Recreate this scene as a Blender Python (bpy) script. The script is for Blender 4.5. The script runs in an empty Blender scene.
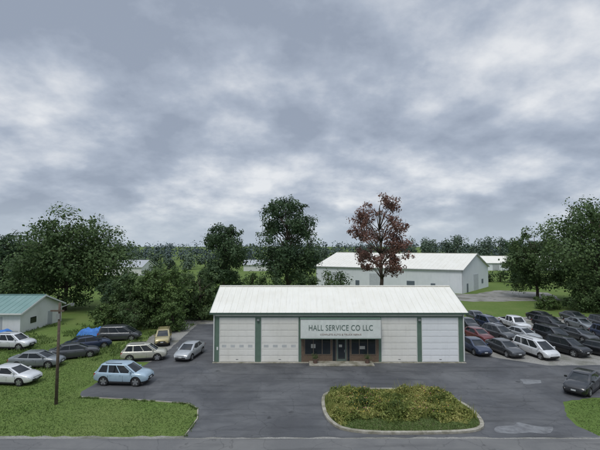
import bpy, bmesh, math, random
import numpy as np
from mathutils import Vector, Matrix
S=bpy.context.scene
S.view_settings.view_transform='Standard'; S.view_settings.look='None'; S.view_settings.exposure=0
COL=S.collection
R=math.radians
# ---------------------------------------------------------------- materials
def newmat(name):
    m=bpy.data.materials.new(name); m.use_nodes=True
    nt=m.node_tree; b=nt.nodes['Principled BSDF']
    return m,nt,b
def N(nt,t,**kw):
    n=nt.nodes.new(t)
    for k,v in kw.items(): setattr(n,k,v)
    return n
def ramp(nt,fac,stops):
    r=N(nt,'ShaderNodeValToRGB'); e=r.color_ramp.elements
    while len(e)<len(stops): e.new(0.5)
    for i,(p,c) in enumerate(stops):
        e[i].position=p; e[i].color=(c[0],c[1],c[2],1)
    nt.links.new(fac,r.inputs['Fac']); return r.outputs['Color']
def noise(nt,scale,detail=5,rough=.55,dist=0,vec=None,obj=True):
    n=N(nt,'ShaderNodeTexNoise'); n.inputs['Scale'].default_value=scale
    n.inputs['Detail'].default_value=detail; n.inputs['Roughness'].default_value=rough
    n.inputs['Distortion'].default_value=dist
    if vec is None:
        g=N(nt,'ShaderNodeNewGeometry'); vec=g.outputs['Position']
    nt.links.new(vec,n.inputs['Vector']); return n.outputs['Fac']
def mix(nt,f,a,b,mode='MIX'):
    m=N(nt,'ShaderNodeMix',data_type='RGBA',blend_type=mode)
    for s,v in ((m.inputs[0],f),(m.inputs[6],a),(m.inputs[7],b)):
        if isinstance(v,bpy.types.NodeSocket): nt.links.new(v,s)
        elif isinstance(v,(int,float)): s.default_value=v
        else: s.default_value=(v[0],v[1],v[2],1)
    return m.outputs[2]
def bump(nt,b,h,strength=.3,dist=.02):
    n=N(nt,'ShaderNodeBump'); n.inputs['Strength'].default_value=strength; n.inputs['Distance'].default_value=dist
    nt.links.new(h,n.inputs['Height']); nt.links.new(n.outputs['Normal'],b.inputs['Normal'])
def mottled(name,c1,c2,scale=3,rough=.8,c3=None,scale2=.3,bs=.0,bd=.02,metal=0,bscale=None):
    m,nt,b=newmat(name)
    col=ramp(nt,noise(nt,scale,6,.6),[(.3,c1),(.7,c2)])
    if c3 is not None:
        f=ramp(nt,noise(nt,scale2,6,.62,.4),[(.45,(0,0,0)),(.65,(1,1,1))])
        col=mix(nt,f,col,c3)
    nt.links.new(col,b.inputs['Base Color']); b.inputs['Roughness'].default_value=rough
    b.inputs['Metallic'].default_value=metal
    if bs>0: bump(nt,b,noise(nt,bscale or scale*6,4,.6),bs,bd)
    return m
def plain(name,c,rough=.5,metal=0,spec=.5,coat=0):
    m,nt,b=newmat(name)
    col=ramp(nt,noise(nt,2.2,5,.6),[(.3,[x*.88 for x in c]),(.7,[min(1,x*1.08) for x in c])])
    nt.links.new(col,b.inputs['Base Color']); b.inputs['Roughness'].default_value=rough
    b.inputs['Metallic'].default_value=metal; b.inputs['Specular IOR Level'].default_value=spec
    b.inputs['Coat Weight'].default_value=coat
    return m
m,nt,b=newmat('grass_ground')
c=ramp(nt,noise(nt,2.6,8,.7),[(.25,(.070,.112,.028)),(.5,(.105,.162,.040)),(.75,(.145,.208,.060))])
f=ramp(nt,noise(nt,.13,6,.65,.5),[(.42,(0,0,0)),(.62,(1,1,1))])
c=mix(nt,f,c,mix(nt,.45,c,(.17,.20,.07)))
f2=ramp(nt,noise(nt,.35,7,.7,.3),[(.62,(0,0,0)),(.74,(1,1,1))])
c=mix(nt,f2,c,mix(nt,.4,c,(.14,.125,.07)))
nt.links.new(c,b.inputs['Base Color']); b.inputs['Roughness'].default_value=.95; b.inputs['Specular IOR Level'].default_value=.1
bump(nt,b,noise(nt,9,6,.7),.5,.06)
M_GRASS=m
def asphalt(name,lo,hi,patch,crack=True,wet=True):
    m,nt,b=newmat(name)
    g=N(nt,'ShaderNodeNewGeometry').outputs['Position']
    c=ramp(nt,noise(nt,22,4,.7),[(.25,lo),(.75,hi)])
    big=noise(nt,.22,7,.65,.6)
    c=mix(nt,ramp(nt,big,[(.40,(0,0,0)),(.62,(1,1,1))]),c,mix(nt,.75,c,patch))
    mp=N(nt,'ShaderNodeMapping'); mp.inputs['Scale'].default_value=(.12,1.1,1); mp.inputs['Rotation'].default_value=(0,0,.12); nt.links.new(g,mp.inputs['Vector'])
    st=noise(nt,1.2,6,.65,.3,mp.outputs['Vector'])
    c=mix(nt,ramp(nt,st,[(.5,(0,0,0)),(.68,(.6,.6,.6))]),c,[x*.6 for x in lo])
    oil=ramp(nt,noise(nt,1.1,3,.5,0),[(.66,(0,0,0)),(.74,(.7,.7,.7))])
    c=mix(nt,oil,c,[x*.5 for x in lo])
    if crack:
        v=N(nt,'ShaderNodeTexVoronoi',feature='DISTANCE_TO_EDGE'); v.inputs['Scale'].default_value=.33
        a=N(nt,'ShaderNodeVectorMath',operation='ADD'); nn=N(nt,'ShaderNodeTexNoise'); nn.inputs['Scale'].default_value=.9; nn.inputs['Detail'].default_value=6
        nt.links.new(g,nn.inputs['Vector']); nt.links.new(g,a.inputs[0]); nt.links.new(nn.outputs['Color'],a.inputs[1]); nt.links.new(a.outputs[0],v.inputs['Vector'])
        c=mix(nt,ramp(nt,v.outputs['Distance'],[(.0,(.5,.5,.5)),(.010,(0,0,0))]),c,[x*.45 for x in lo])
    nt.links.new(c,b.inputs['Base Color'])
    if wet:
        rr=ramp(nt,noise(nt,.3,5,.6,.4),[(.42,(.85,.85,.85)),(.62,(.5,.5,.5))]); nt.links.new(rr,b.inputs['Roughness'])
    else: b.inputs['Roughness'].default_value=.85
    bump(nt,b,noise(nt,30,3,.6),.35,.01)
    return m
M_LOT=asphalt('lot_asphalt',(.052,.054,.058),(.082,.084,.089),(.13,.132,.134))
M_ROAD=asphalt('road_asphalt',(.11,.11,.11),(.15,.15,.148),(.18,.178,.17),wet=False)
M_GRAVEL=mottled('gravel',(.18,.175,.16),(.36,.35,.32),9,.95,(.13,.13,.10),.35,.6,.03)
M_CONC=mottled('concrete',(.30,.29,.26),(.46,.45,.41),4,.85,(.2,.19,.17),1.1,.2)
M_KERB=mottled('kerb_concrete',(.27,.25,.20),(.42,.40,.34),3,.85,(.15,.14,.09),.9,.2)
M_PATCH=mottled('worn_patch',(.12,.125,.13),(.20,.205,.21),2.5,.3,(.08,.08,.085),1.6,.1)
M_SOIL=mottled('bed_soil',(.06,.07,.025),(.12,.13,.045),3,.95)
def siding(name,base,dirt,scale=9,axis='X',rough=.45,strength=.35,streak=.4):
    m,nt,b=newmat(name)
    c=ramp(nt,noise(nt,.5,6,.6,.3),[(.3,base),(.75,dirt)])
    g=N(nt,'ShaderNodeNewGeometry').outputs['Position']
    mp=N(nt,'ShaderNodeMapping'); mp.inputs['Scale'].default_value=(2.5,.4,.25); nt.links.new(g,mp.inputs['Vector'])
    c=mix(nt,ramp(nt,noise(nt,1.5,5,.65,0,mp.outputs['Vector']),[(.5,(0,0,0)),(.8,(streak,)*3)]),c,[x*.75 for x in dirt])
    nt.links.new(c,b.inputs['Base Color']); b.inputs['Roughness'].default_value=rough
    w=N(nt,'ShaderNodeTexWave',wave_type='BANDS',bands_direction=axis); w.inputs['Scale'].default_value=scale/6.283*2; nt.links.new(g,w.inputs['Vector'])
    bump(nt,b,w.outputs['Fac'],strength,.03)
    return m
M_WHITE=siding('white_siding',(.74,.75,.73),(.64,.65,.62))
M_BACKWALL=siding('white_metal_wall',(.76,.79,.82),(.69,.73,.76),4)
M_ROOF=siding('white_roof_metal',(.78,.765,.70),(.71,.69,.61),1,rough=.6,strength=0.02,streak=.45)
M_TEALROOF=siding('teal_roof_metal',(.14,.25,.23),(.20,.31,.29),3,rough=.5,strength=.2)
M_GREYROOF=siding('grey_roof_metal',(.42,.44,.46),(.34,.36,.37),3)
M_GREEN=plain('green_trim',(.11,.17,.13),.5)
M_DGREEN=plain('dark_green_trim',(.05,.09,.07),.5)
M_DOOR=siding('overhead_door_panel',(.78,.77,.72),(.69,.68,.62),1,rough=.4,strength=0.02)
M_DOORW=siding('overhead_door_white',(.80,.82,.83),(.74,.76,.77),1,rough=.4,strength=0.02)
M_SEAM=plain('door_seam',(.40,.40,.38),.7)
M_SIGN=plain('sign_face',(.66,.70,.66),.4)
M_LETTER=plain('sign_letter',(.10,.15,.13),.5)
M_GLASSD=plain('dark_window_glass',(.018,.024,.028),.06)
M_TARP=mottled('blue_tarp',(.02,.12,.42),(.05,.22,.6),3,.5,None,1,.5,.1)
M_WOOD=mottled('weathered_wood',(.07,.05,.035),(.13,.10,.075),6,.9)
M_METAL=plain('grey_metal',(.35,.36,.37),.4,.6)
M_BARK=mottled('bark',(.045,.035,.025),(.10,.08,.06),5,.95,None,1,.5,.05)
m,nt,b=newmat('brown_brick')
bt=N(nt,'ShaderNodeTexBrick'); bt.inputs['Scale'].default_value=4.5
bt.inputs['Color1'].default_value=(.10,.065,.042,1); bt.inputs['Color2'].default_value=(.165,.105,.065,1); bt.inputs['Mortar'].default_value=(.17,.155,.13,1)
g=N(nt,'ShaderNodeNewGeometry').outputs['Position']; mp=N(nt,'ShaderNodeMapping'); mp.inputs['Rotation'].default_value=(R(90),0,0); nt.links.new(g,mp.inputs['Vector']); nt.links.new(mp.outputs['Vector'],bt.inputs['Vector'])
nt.links.new(bt.outputs['Color'],b.inputs['Base Color']); b.inputs['Roughness'].default_value=.9
M_BRICK=m
def leafmat(name,dark,mid,light,transl=.3):
    m,nt,b=newmat(name)
    at=N(nt,'ShaderNodeAttribute',attribute_name='tone')
    c=ramp(nt,at.outputs['Fac'],[(.0,dark),(.5,mid),(1,light)])
    nt.links.new(c,b.inputs['Base Color']); b.inputs['Roughness'].default_value=.6; b.inputs['Specular IOR Level'].default_value=.25
    if transl>0:
        t=N(nt,'ShaderNodeBsdfTranslucent'); nt.links.new(c,t.inputs['Color'])
        ms=N(nt,'ShaderNodeMixShader'); ms.inputs[0].default_value=transl
        nt.links.new(b.outputs[0],ms.inputs[1]); nt.links.new(t.outputs[0],ms.inputs[2])
        nt.links.new(ms.outputs[0],nt.nodes['Material Output'].inputs['Surface'])
    return m
L_GREEN=leafmat('leaf_green',(.048,.082,.032),(.082,.132,.048),(.125,.185,.068))
L_DEEP=leafmat('leaf_deep_green',(.036,.068,.036),(.062,.108,.050),(.098,.150,.066))
L_FRESH=leafmat('leaf_fresh_green',(.058,.098,.030),(.096,.154,.046),(.14,.205,.070))
L_RED=leafmat('leaf_rust_brown',(.12,.064,.050),(.20,.108,.085),(.29,.175,.135))
L_FAR_HAZE=leafmat('leaf_far_hazed',(.060,.090,.068),(.080,.118,.080),(.100,.143,.090),0)  # leaf green lightened and blued: distance haze painted into the colour
L_FAR_HAZE2=leafmat('leaf_farthest_hazed',(.080,.112,.118),(.094,.130,.132),(.110,.150,.145),0)  # stronger aerial haze baked into this base colour, paler and bluer
L_GRASS=leafmat('grass_blade',(.075,.12,.035),(.115,.178,.048),(.17,.235,.08),.3)
L_WEED=leafmat('weed_leaf',(.07,.11,.03),(.21,.25,.065),(.42,.40,.14),.3)
L_FLOWER=leafmat('flower_petal',(.45,.16,.20),(.55,.42,.08),(.6,.5,.12),.3)
# ---------------------------------------------------------------- mesh helpers
def link(o,parent=None):
    COL.objects.link(o)
    if parent is not None: o.parent=parent
    return o
def empty(name,loc=(0,0,0)):
    e=bpy.data.objects.new(name,None); e.empty_display_size=.5; e.location=loc; COL.objects.link(e); return e
class MB:
    def __init__(s): s.v=[];s.f=[];s.m=[]
    def add(s,vs,fs,mi=0):
        o=len(s.v); s.v+= [tuple(v) for v in vs]
        for f in fs: s.f.append([o+i for i in f]); s.m.append(mi)
    def hexa(s,p,mi=0):
        s.add(p,[(3,2,1,0),(4,5,6,7),(0,1,5,4),(1,2,6,5),(2,3,7,6),(3,0,4,7)],mi)
    def box(s,x0,x1,y0,y1,z0,z1,mi=0):
        s.hexa([(x0,y0,z0),(x1,y0,z0),(x1,y1,z0),(x0,y1,z0),(x0,y0,z1),(x1,y0,z1),(x1,y1,z1),(x0,y1,z1)],mi)
    def obj(s,name,mats,parent=None,smooth=False,bevel=0):
        me=bpy.data.meshes.new(name); me.from_pydata(s.v,[],s.f)
        for m in mats: me.materials.append(m)
        me.polygons.foreach_set('material_index',s.m)
        if smooth: me.polygons.foreach_set('use_smooth',[True]*len(s.f))
        me.update(); o=bpy.data.objects.new(name,me); link(o,parent)
        if bevel:
            md=o.modifiers.new('b','BEVEL'); md.width=bevel; md.segments=2
        return o
def quads_mesh(name,V,tone,mat,nper=4,extra=None,parent=None):
    n=len(V); verts=V.reshape(-1,3)
    ev=np.array(extra.v,dtype=float) if extra and extra.v else np.zeros((0,3))
    allv=np.vstack([verts,ev])
    me=bpy.data.meshes.new(name); me.vertices.add(len(allv)); me.vertices.foreach_set('co',allv.ravel())
    loops=list(range(n*nper)); starts=list(range(0,n*nper,nper)); tot=[nper]*n; mi=[0]*n
    off=n*nper; p=n*nper
    if extra:
        for f in extra.f:
            loops+= [off+i for i in f]; starts.append(p); tot.append(len(f)); p+=len(f); mi.append(1)
    me.loops.add(len(loops)); me.loops.foreach_set('vertex_index',loops)
    me.polygons.add(len(starts)); me.polygons.foreach_set('loop_start',starts); me.polygons.foreach_set('loop_total',tot)
    me.materials.append(mat)
    if extra: me.materials.append(M_BARK)
    me.polygons.foreach_set('material_index',mi)
    a=me.attributes.new('tone','FLOAT','FACE'); t=np.zeros(len(starts)); t[:n]=np.clip(tone,0,1); a.data.foreach_set('value',t)
    me.update(calc_edges=True); me.validate()
    o=bpy.data.objects.new(name,me); link(o,parent); return o
def leaf_quads(P,Nn,size,rng):
    n=len(P)
    a=np.cross(Nn,rng.normal(size=(n,3))); a/=np.linalg.norm(a,axis=1)[:,None]+1e-9
    b=np.cross(Nn,a); b/=np.linalg.norm(b,axis=1)[:,None]+1e-9
    s=size[:,None]; k=rng.uniform(.5,.9,(n,1))
    return np.stack([P-a*s*.5,P-b*s*.5*k+a*s*.1,P+a*s*.5,P+b*s*.5*k],axis=1)
def tube(mb,p0,p1,r0,r1,seg=7,mi=0):
    p0=Vector(p0);p1=Vector(p1); d=(p1-p0).normalized()
    u=d.cross(Vector((.3,.9,.1))).normalized(); w=d.cross(u)
    vs=[]
    for p,r in((p0,r0),(p1,r1)):
        for i in range(seg):
            a=2*math.pi*i/seg; vs.append(p+u*(r*math.cos(a))+w*(r*math.sin(a)))
    fs=[(i,(i+1)%seg,seg+(i+1)%seg,seg+i) for i in range(seg)]+[tuple(range(seg-1,-1,-1)),tuple(range(seg,2*seg))]
    mb.add(vs,fs,mi)
def make_tree(name,x,y,h,w,mat,seed,base=.2,n=9000,leaf=.42,K=34,dens=1.0,shape='round',clump=.22,parent=None):
    rng=np.random.default_rng(seed); mb=MB()
    zc0=h*base
    lean=rng.normal(0,.02*h,2)
    r0=.016*h+.06
    prev=Vector((x,y,-.1)); steps=8; trunk=[prev]
    for i in range(1,steps+1):
        t=i/steps; p=Vector((x+lean[0]*t+rng.normal(0,.14),y+lean[1]*t+rng.normal(0,.14),h*.88*t))
        tube(mb,prev,p,r0*(1-.9*(i-1)/steps)+.02,r0*(1-.9*i/steps)+.02); prev=p; trunk.append(p)
    cs=[];rs=[]
    for k in range(K):
        for _ in range(60):
            tz=rng.uniform(0,1)
            prof=math.sin(math.pi*min(1,max(0,.12+tz*.80)))**.55
            ang=rng.uniform(0,2*math.pi); rr=rng.uniform(.2,1)**.6*prof
            rr*=1+.16*math.sin(ang*2+seed)+.1*math.sin(ang*3+seed*2)
            c=np.array([x+lean[0]*tz+math.cos(ang)*rr*w/2*.84,y+lean[1]*tz+math.sin(ang)*rr*w/2*.84,zc0+(h-zc0)*(.07+tz*.86)])
            if all(np.linalg.norm(c-q)>w*clump*.5 for q in cs): break
        cs.append(c); rs.append(w*clump*rng.uniform(.6,1.15)*(.8 if tz>.8 else 1))
    P=[];NN=[];T=[];SZ=[]
    tot=sum(r*r for r in rs)
    for c,r in zip(cs,rs):
        m_=int(n*dens*r*r/tot); ct=rng.uniform(-.2,.2)
        ns=max(5,int(m_/28)); d=rng.normal(size=(ns,3)); d/=np.linalg.norm(d,axis=1)[:,None]
        sc=c+d*(r*rng.uniform(.35,1.0,(ns,1)))*np.array([1,1,.75])
        idx=rng.integers(0,ns,m_); st=rng.uniform(-.15,.15,ns)
        q=sc[idx]+np.clip(rng.normal(0,r*.17,(m_,3)),-r*.33,r*.33)
        nn=(q-c)/r+rng.normal(0,.55,(m_,3))+np.array([0,0,.6]); nn/=np.linalg.norm(nn,axis=1)[:,None]
        P.append(q);NN.append(nn); T.append(.5+ct+st[idx]+rng.normal(0,.13,m_)); SZ.append(leaf*rng.uniform(.55,1.35,m_))
        ti=min(steps,max(1,int((c[2]*.80)/(h*.88)*steps))); s0=trunk[ti]
        mid=s0.lerp(Vector(c),.5)+Vector((rng.normal(0,.4),rng.normal(0,.4),.02*h+rng.normal(0,.3)))
        rb=.005*h*rng.uniform(.5,1)+.02
        tube(mb,s0,mid,rb,rb*.65,5); tube(mb,mid,Vector(c),rb*.65,rb*.25,5)
        for _ in range(4):
            e=Vector(c)+Vector(rng.normal(0,r*.45,3)); tube(mb,Vector(c),e,rb*.3,.015,4)
    P=np.vstack(P);NN=np.vstack(NN);T=np.concatenate(T);SZ=np.concatenate(SZ)
    keep=P[:,2]>.15; P,NN,T,SZ=P[keep],NN[keep],T[keep],SZ[keep]
    return quads_mesh(name,leaf_quads(P,NN,SZ,rng),T,mat,4,mb,parent)
def poly_sheet(name,pts,z,mat):
    bm=bmesh.new(); vs=[bm.verts.new((p[0],p[1],z)) for p in pts]; f=bm.faces.new(vs); f.normal_update()
    if f.normal.z<0: f.normal_flip()
    bmesh.ops.triangulate(bm,faces=[f for f in bm.faces if len(f.verts)>4])
    me=bpy.data.meshes.new(name); bm.to_mesh(me); bm.free(); me.materials.append(mat)
    return link(bpy.data.objects.new(name,me))
def smooth_poly(pts,it=2):
    for _ in range(it):
        q=[]
        for i in range(len(pts)):
            a=pts[i];b_=pts[(i+1)%len(pts)]
            q.append((a[0]*.75+b_[0]*.25,a[1]*.75+b_[1]*.25)); q.append((a[0]*.25+b_[0]*.75,a[1]*.25+b_[1]*.75))
        pts=q
    return pts
def ragged(pts,amp,step,seed):
    rng=random.Random(seed); q=[]
    for i in range(len(pts)):
        a=Vector(pts[i]);b_=Vector(pts[(i+1)%len(pts)]); n=max(1,int((b_-a).length/step))
        for k in range(n):
            p=a.lerp(b_,k/n); q.append((p.x+rng.uniform(-amp,amp),p.y+rng.uniform(-amp,amp)))
    return q
def inside(pts,X,Y):
    res=np.zeros(len(X),bool); n=len(pts)
    for i in range(n):
        x1,y1=pts[i];x2,y2=pts[(i+1)%n]
        c=((y1>Y)!=(y2>Y)); 
        with np.errstate(divide='ignore',invalid='ignore'):
            xi=(x2-x1)*(Y-y1)/(y2-y1+1e-12)+x1
        res^= c&(X<xi)
    return res
def offset_kerb(name,pts,w,z0,z1,mat,closed=True):
    mb=MB(); n=len(pts); P=[Vector((p[0],p[1])) for p in pts]; O=[]
    for i in range(n):
        a=P[(i-1)%n] if closed or i>0 else P[i]; c=P[(i+1)%n] if closed or i<n-1 else P[i]
        d=(c-a).normalized(); O.append(P[i]+Vector((-d.y,d.x))*w)
    vs=[]
    for i in range(n):
        vs+=[(P[i].x,P[i].y,z0),(P[i].x,P[i].y,z1),(O[i].x,O[i].y,z1),(O[i].x,O[i].y,z0)]
    fs=[]
    for i in range(n if closed else n-1):
        j=(i+1)%n
        for k in range(3): fs.append((4*i+k,4*i+k+1,4*j+k+1,4*j+k))
    mb.add(vs,fs); o=mb.obj(name,[mat]); 
    bm=bmesh.new(); bm.from_mesh(o.data); bmesh.ops.recalc_face_normals(bm,faces=bm.faces); bm.to_mesh(o.data); bm.free()
    return o
# ---------------------------------------------------------------- ground
mb=MB(); mb.add([(-4000,-200,0),(4000,-200,0),(4000,6000,0),(-4000,6000,0)],[(0,1,2,3)]); mb.obj('ground',[M_GRASS])
lot=[(-7.0,24.9),(-6.9,27.5),(-7.3,29.2),(-8.2,30.1),(-12,30.8),(-16.9,31.4),(-17.5,32.5),(-17.2,35),(-15.2,39),(-14.6,44),(-14.9,52),(-15.2,60),(-9.5,61),(-9.3,52),(17,52),(17.5,44.5),(24,39.5),(45,40),(60,40),(60,34.5),(30,32.2),(22,31.2),(19.6,30.4),(18.4,28.4),(17.9,26.4),(18.3,24.9)]
lotr=ragged(lot,.09,.5,3)
poly_sheet('parking_lot_asphalt',lotr,.008,M_LOT)
poly_sheet('gravel_lot',ragged([(16.6,44.2),(17.2,40.5),(24,37.2),(33,36.8),(60,38.5),(62,66),(30,66),(16.6,62)],.25,1.2,5),.004,M_GRAVEL)
poly_sheet('gravel_yard',ragged([(-16.5,41),(-9.0,41),(-9.0,62),(-18,64),(-19,52)],.35,1.2,7),.004,M_GRAVEL)
poly_sheet('gravel_drive',ragged([(36,84),(56,86),(62,100),(52,106),(43,98),(30,97),(28,90)],.5,2,9),.004,M_GRAVEL)
poly_sheet('road',[(-400,14),(400,14),(400,24.72),(-400,24.72)],.012,M_ROAD)
poly_sheet('shoulder_gravel',ragged([(-60,24.6),(60,24.6),(60,25.05),(-60,25.05)],.10,.6,12),.0045,M_GRAVEL)
poly_sheet('puddle',smooth_poly(ragged([(12.2,25.7),(13.6,25.4),(15.4,25.5),(16.4,26.1),(15.4,26.4),(14.2,26.9),(13.2,26.4),(12.5,26.5)],.22,.5,4)),.013,M_PATCH)
poly_sheet('puddle',smooth_poly(ragged([(18.6,34.2),(20.4,34.3),(21.0,35.2),(19.2,35.5)],.25,.5,6)),.013,M_PATCH)
offset_kerb('lawn_kerb',[(-7.0,25.1),(-6.85,27.5),(-7.25,29.2),(-8.2,30.12),(-12,30.82),(-16.8,31.4)],.08,0,.05,M_KERB,False)
isl=smooth_poly([(1.5,30.4),(2.0,32.4),(4.8,33.1),(10.2,32.9),(12.2,30.2),(12.2,27),(11.4,25.6),(8.8,25.25),(3.1,25.25),(1.7,27)],2)
cx=sum(p[0] for p in isl)/len(isl); cy=sum(p[1] for p in isl)/len(isl)
poly_sheet('planting_bed_soil',[(cx+(p[0]-cx)*.985,cy+(p[1]-cy)*.975) for p in isl],.10,M_SOIL)
offset_kerb('island_kerb',isl[::-1],.24,0,.14,M_KERB)
rng=np.random.default_rng(11)
def scatter(poly,n,rng):
    xs=[p[0] for p in poly]; ys=[p[1] for p in poly]
    X=rng.uniform(min(xs),max(xs),n);Y=rng.uniform(min(ys),max(ys),n); k=inside(poly,X,Y); return X[k],Y[k]
def blades(name,X,Y,Z0,H,W,tone,mat,rng,lean=.5):
    n=len(X); a=rng.uniform(0,2*np.pi,n); dx=np.cos(a)*W/2; dy=np.sin(a)*W/2
    l=rng.normal(0,lean,(n,2))*H[:,None]
    A=np.stack([X-dx,Y-dy,Z0],1);B=np.stack([X+dx,Y+dy,Z0],1);C=np.stack([X+l[:,0],Y+l[:,1],Z0+H],1)
    return quads_mesh(name,np.stack([A,B,C],1),tone,mat,3)
def pn(X,Y,s,seed):
    r=np.random.default_rng(seed); v=0
    for k in range(5):
        a,b_,c=r.uniform(-1,1,3); f=s*(1.0+.7*k); v=v+np.sin((a*X+b_*Y)*f*2+c*6)/(1+.3*k)
    return v/3.2
lawnL=[(-30,25.05),(-7.2,25.05),(-7.1,27.5),(-7.6,29.2),(-8.4,29.9),(-12,30.6),(-17,31.2),(-17.8,33),(-17.5,36),(-18,46),(-40,50),(-40,30)]
X,Y=scatter(lawnL,90000,rng); H=rng.uniform(.02,.07,len(X))*(1+.6*pn(X,Y,.5,2)); H=np.abs(H)+.015
blades('lawn_grass',X,Y,np.zeros(len(X)),H,rng.uniform(.03,.09,len(X)),.52+.3*pn(X,Y,.35,3)+rng.normal(0,.12,len(X)),L_GRASS,rng,.6)
lawnR=[(18.2,25.05),(30,25.05),(40,33.2),(30,32),(22,31),(19.8,30.2),(18.6,28.4),(18.1,26.4)]
X,Y=scatter(lawnR,22000,rng); H=rng.uniform(.02,.08,len(X))
blades('lawn_grass',X,Y,np.zeros(len(X)),H,rng.uniform(.03,.09,len(X)),.52+.3*pn(X,Y,.35,3)+rng.normal(0,.12,len(X)),L_GRASS,rng,.6)
t=rng.uniform(0,1,5000); eX=np.interp(t,[0,.12,.25,.33,.62,1],[-7.0,-6.95,-7.3,-8.2,-12,-16.9])+rng.normal(0,.06,5000); eY=np.interp(t,[0,.12,.25,.33,.62,1],[25.1,27.5,29.1,30.05,30.75,31.35])+rng.normal(0,.08,5000)-.05
k=pn(eX,eY,1.4,5)>-.05; eX,eY=eX[k],eY[k]
blades('verge_grass',eX,eY,np.zeros(len(eX)),rng.uniform(.04,.13,len(eX)),rng.uniform(.03,.08,len(eX)),rng.uniform(.2,.8,len(eX)),L_GRASS,rng,.6)
islin=[(cx+(p[0]-cx)*.95,cy+(p[1]-cy)*.92) for p in isl]
X,Y=scatter(islin,30000,rng); k=Y<27.6; X,Y=X[k],Y[k]; H=rng.uniform(.03,.12,len(X))
blades('island_grass',X,Y,np.full(len(X),.1),H,rng.uniform(.03,.09,len(X)),.65+.2*pn(X,Y,.5,3)+rng.normal(0,.12,len(X)),L_GRASS,rng,.6)
X=rng.uniform(-42,-15.5,16000);Y=rng.uniform(38,60,16000); dens=pn(X,Y,.35,9)>.05; k=dens&((X<-19)|(Y>56)); X,Y=X[k],Y[k]; H=rng.uniform(.1,.45,len(X))
blades('tall_grass',X,Y,np.zeros(len(X)),H,rng.uniform(.06,.16,len(X)),.4+rng.normal(0,.2,len(X)),L_GRASS,rng,.5)
def bed_height(X,Y):
    hm=.42+.42*pn(X,Y,.9,5)+.22*pn(X,Y,2.4,8)
    edge=np.clip(np.minimum.reduce([(32.5-Y)/.7,(Y-26.6)/.8,(X-1.9)/.6,(11.8-X)/.6]),.08,1)
    return np.clip(hm,.08,1.15)*edge
X,Y=scatter(islin,52000,rng); k=(Y>26.9+.4*np.sin(X*1.7)+.25*np.sin(X*3.9)); X,Y=X[k],Y[k]
Z=rng.uniform(.0,1,len(X))**.6*bed_height(X,Y)+.1
P=np.stack([X,Y,Z],1); Nn=rng.normal(size=(len(X),3))+np.array([0,0,.8]); Nn/=np.linalg.norm(Nn,axis=1)[:,None]
quads_mesh('weeds',leaf_quads(P,Nn,rng.uniform(.06,.19,len(X)),rng),.5+.55*pn(X,Y,.8,21)+.3*pn(X,Y,2.1,22)+rng.normal(0,.15,len(X)),L_WEED)
X,Y=scatter(islin,10000,rng); k=(Y>27.2)&(Y<32.2)&(pn(X,Y,1.1,44)>-.1); X,Y=X[k],Y[k]
blades('ornamental_grass',X,Y,np.full(len(X),.1),np.clip(rng.uniform(.3,.95,len(X))*(.8+.7*pn(X,Y,.9,5)),.15,1.1),rng.uniform(.03,.08,len(X)),.6+.3*pn(X,Y,.6,2)+rng.normal(0,.2,len(X)),L_WEED,rng,.25)
X,Y=scatter(islin,3000,rng); k=(Y>27.4)&(pn(X,Y,1.3,71)>.22); X,Y=X[k],Y[k]
P=np.stack([X,Y,bed_height(X,Y)*.98+.13],1); Nn=rng.normal(size=(len(X),3))*.5+np.array([0,-.3,1]); Nn/=np.linalg.norm(Nn,axis=1)[:,None]
quads_mesh('flowers',leaf_quads(P,Nn,rng.uniform(.05,.10,len(X)),rng),(rng.uniform(0,1,len(X))>.3)*.6,L_FLOWER)
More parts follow.
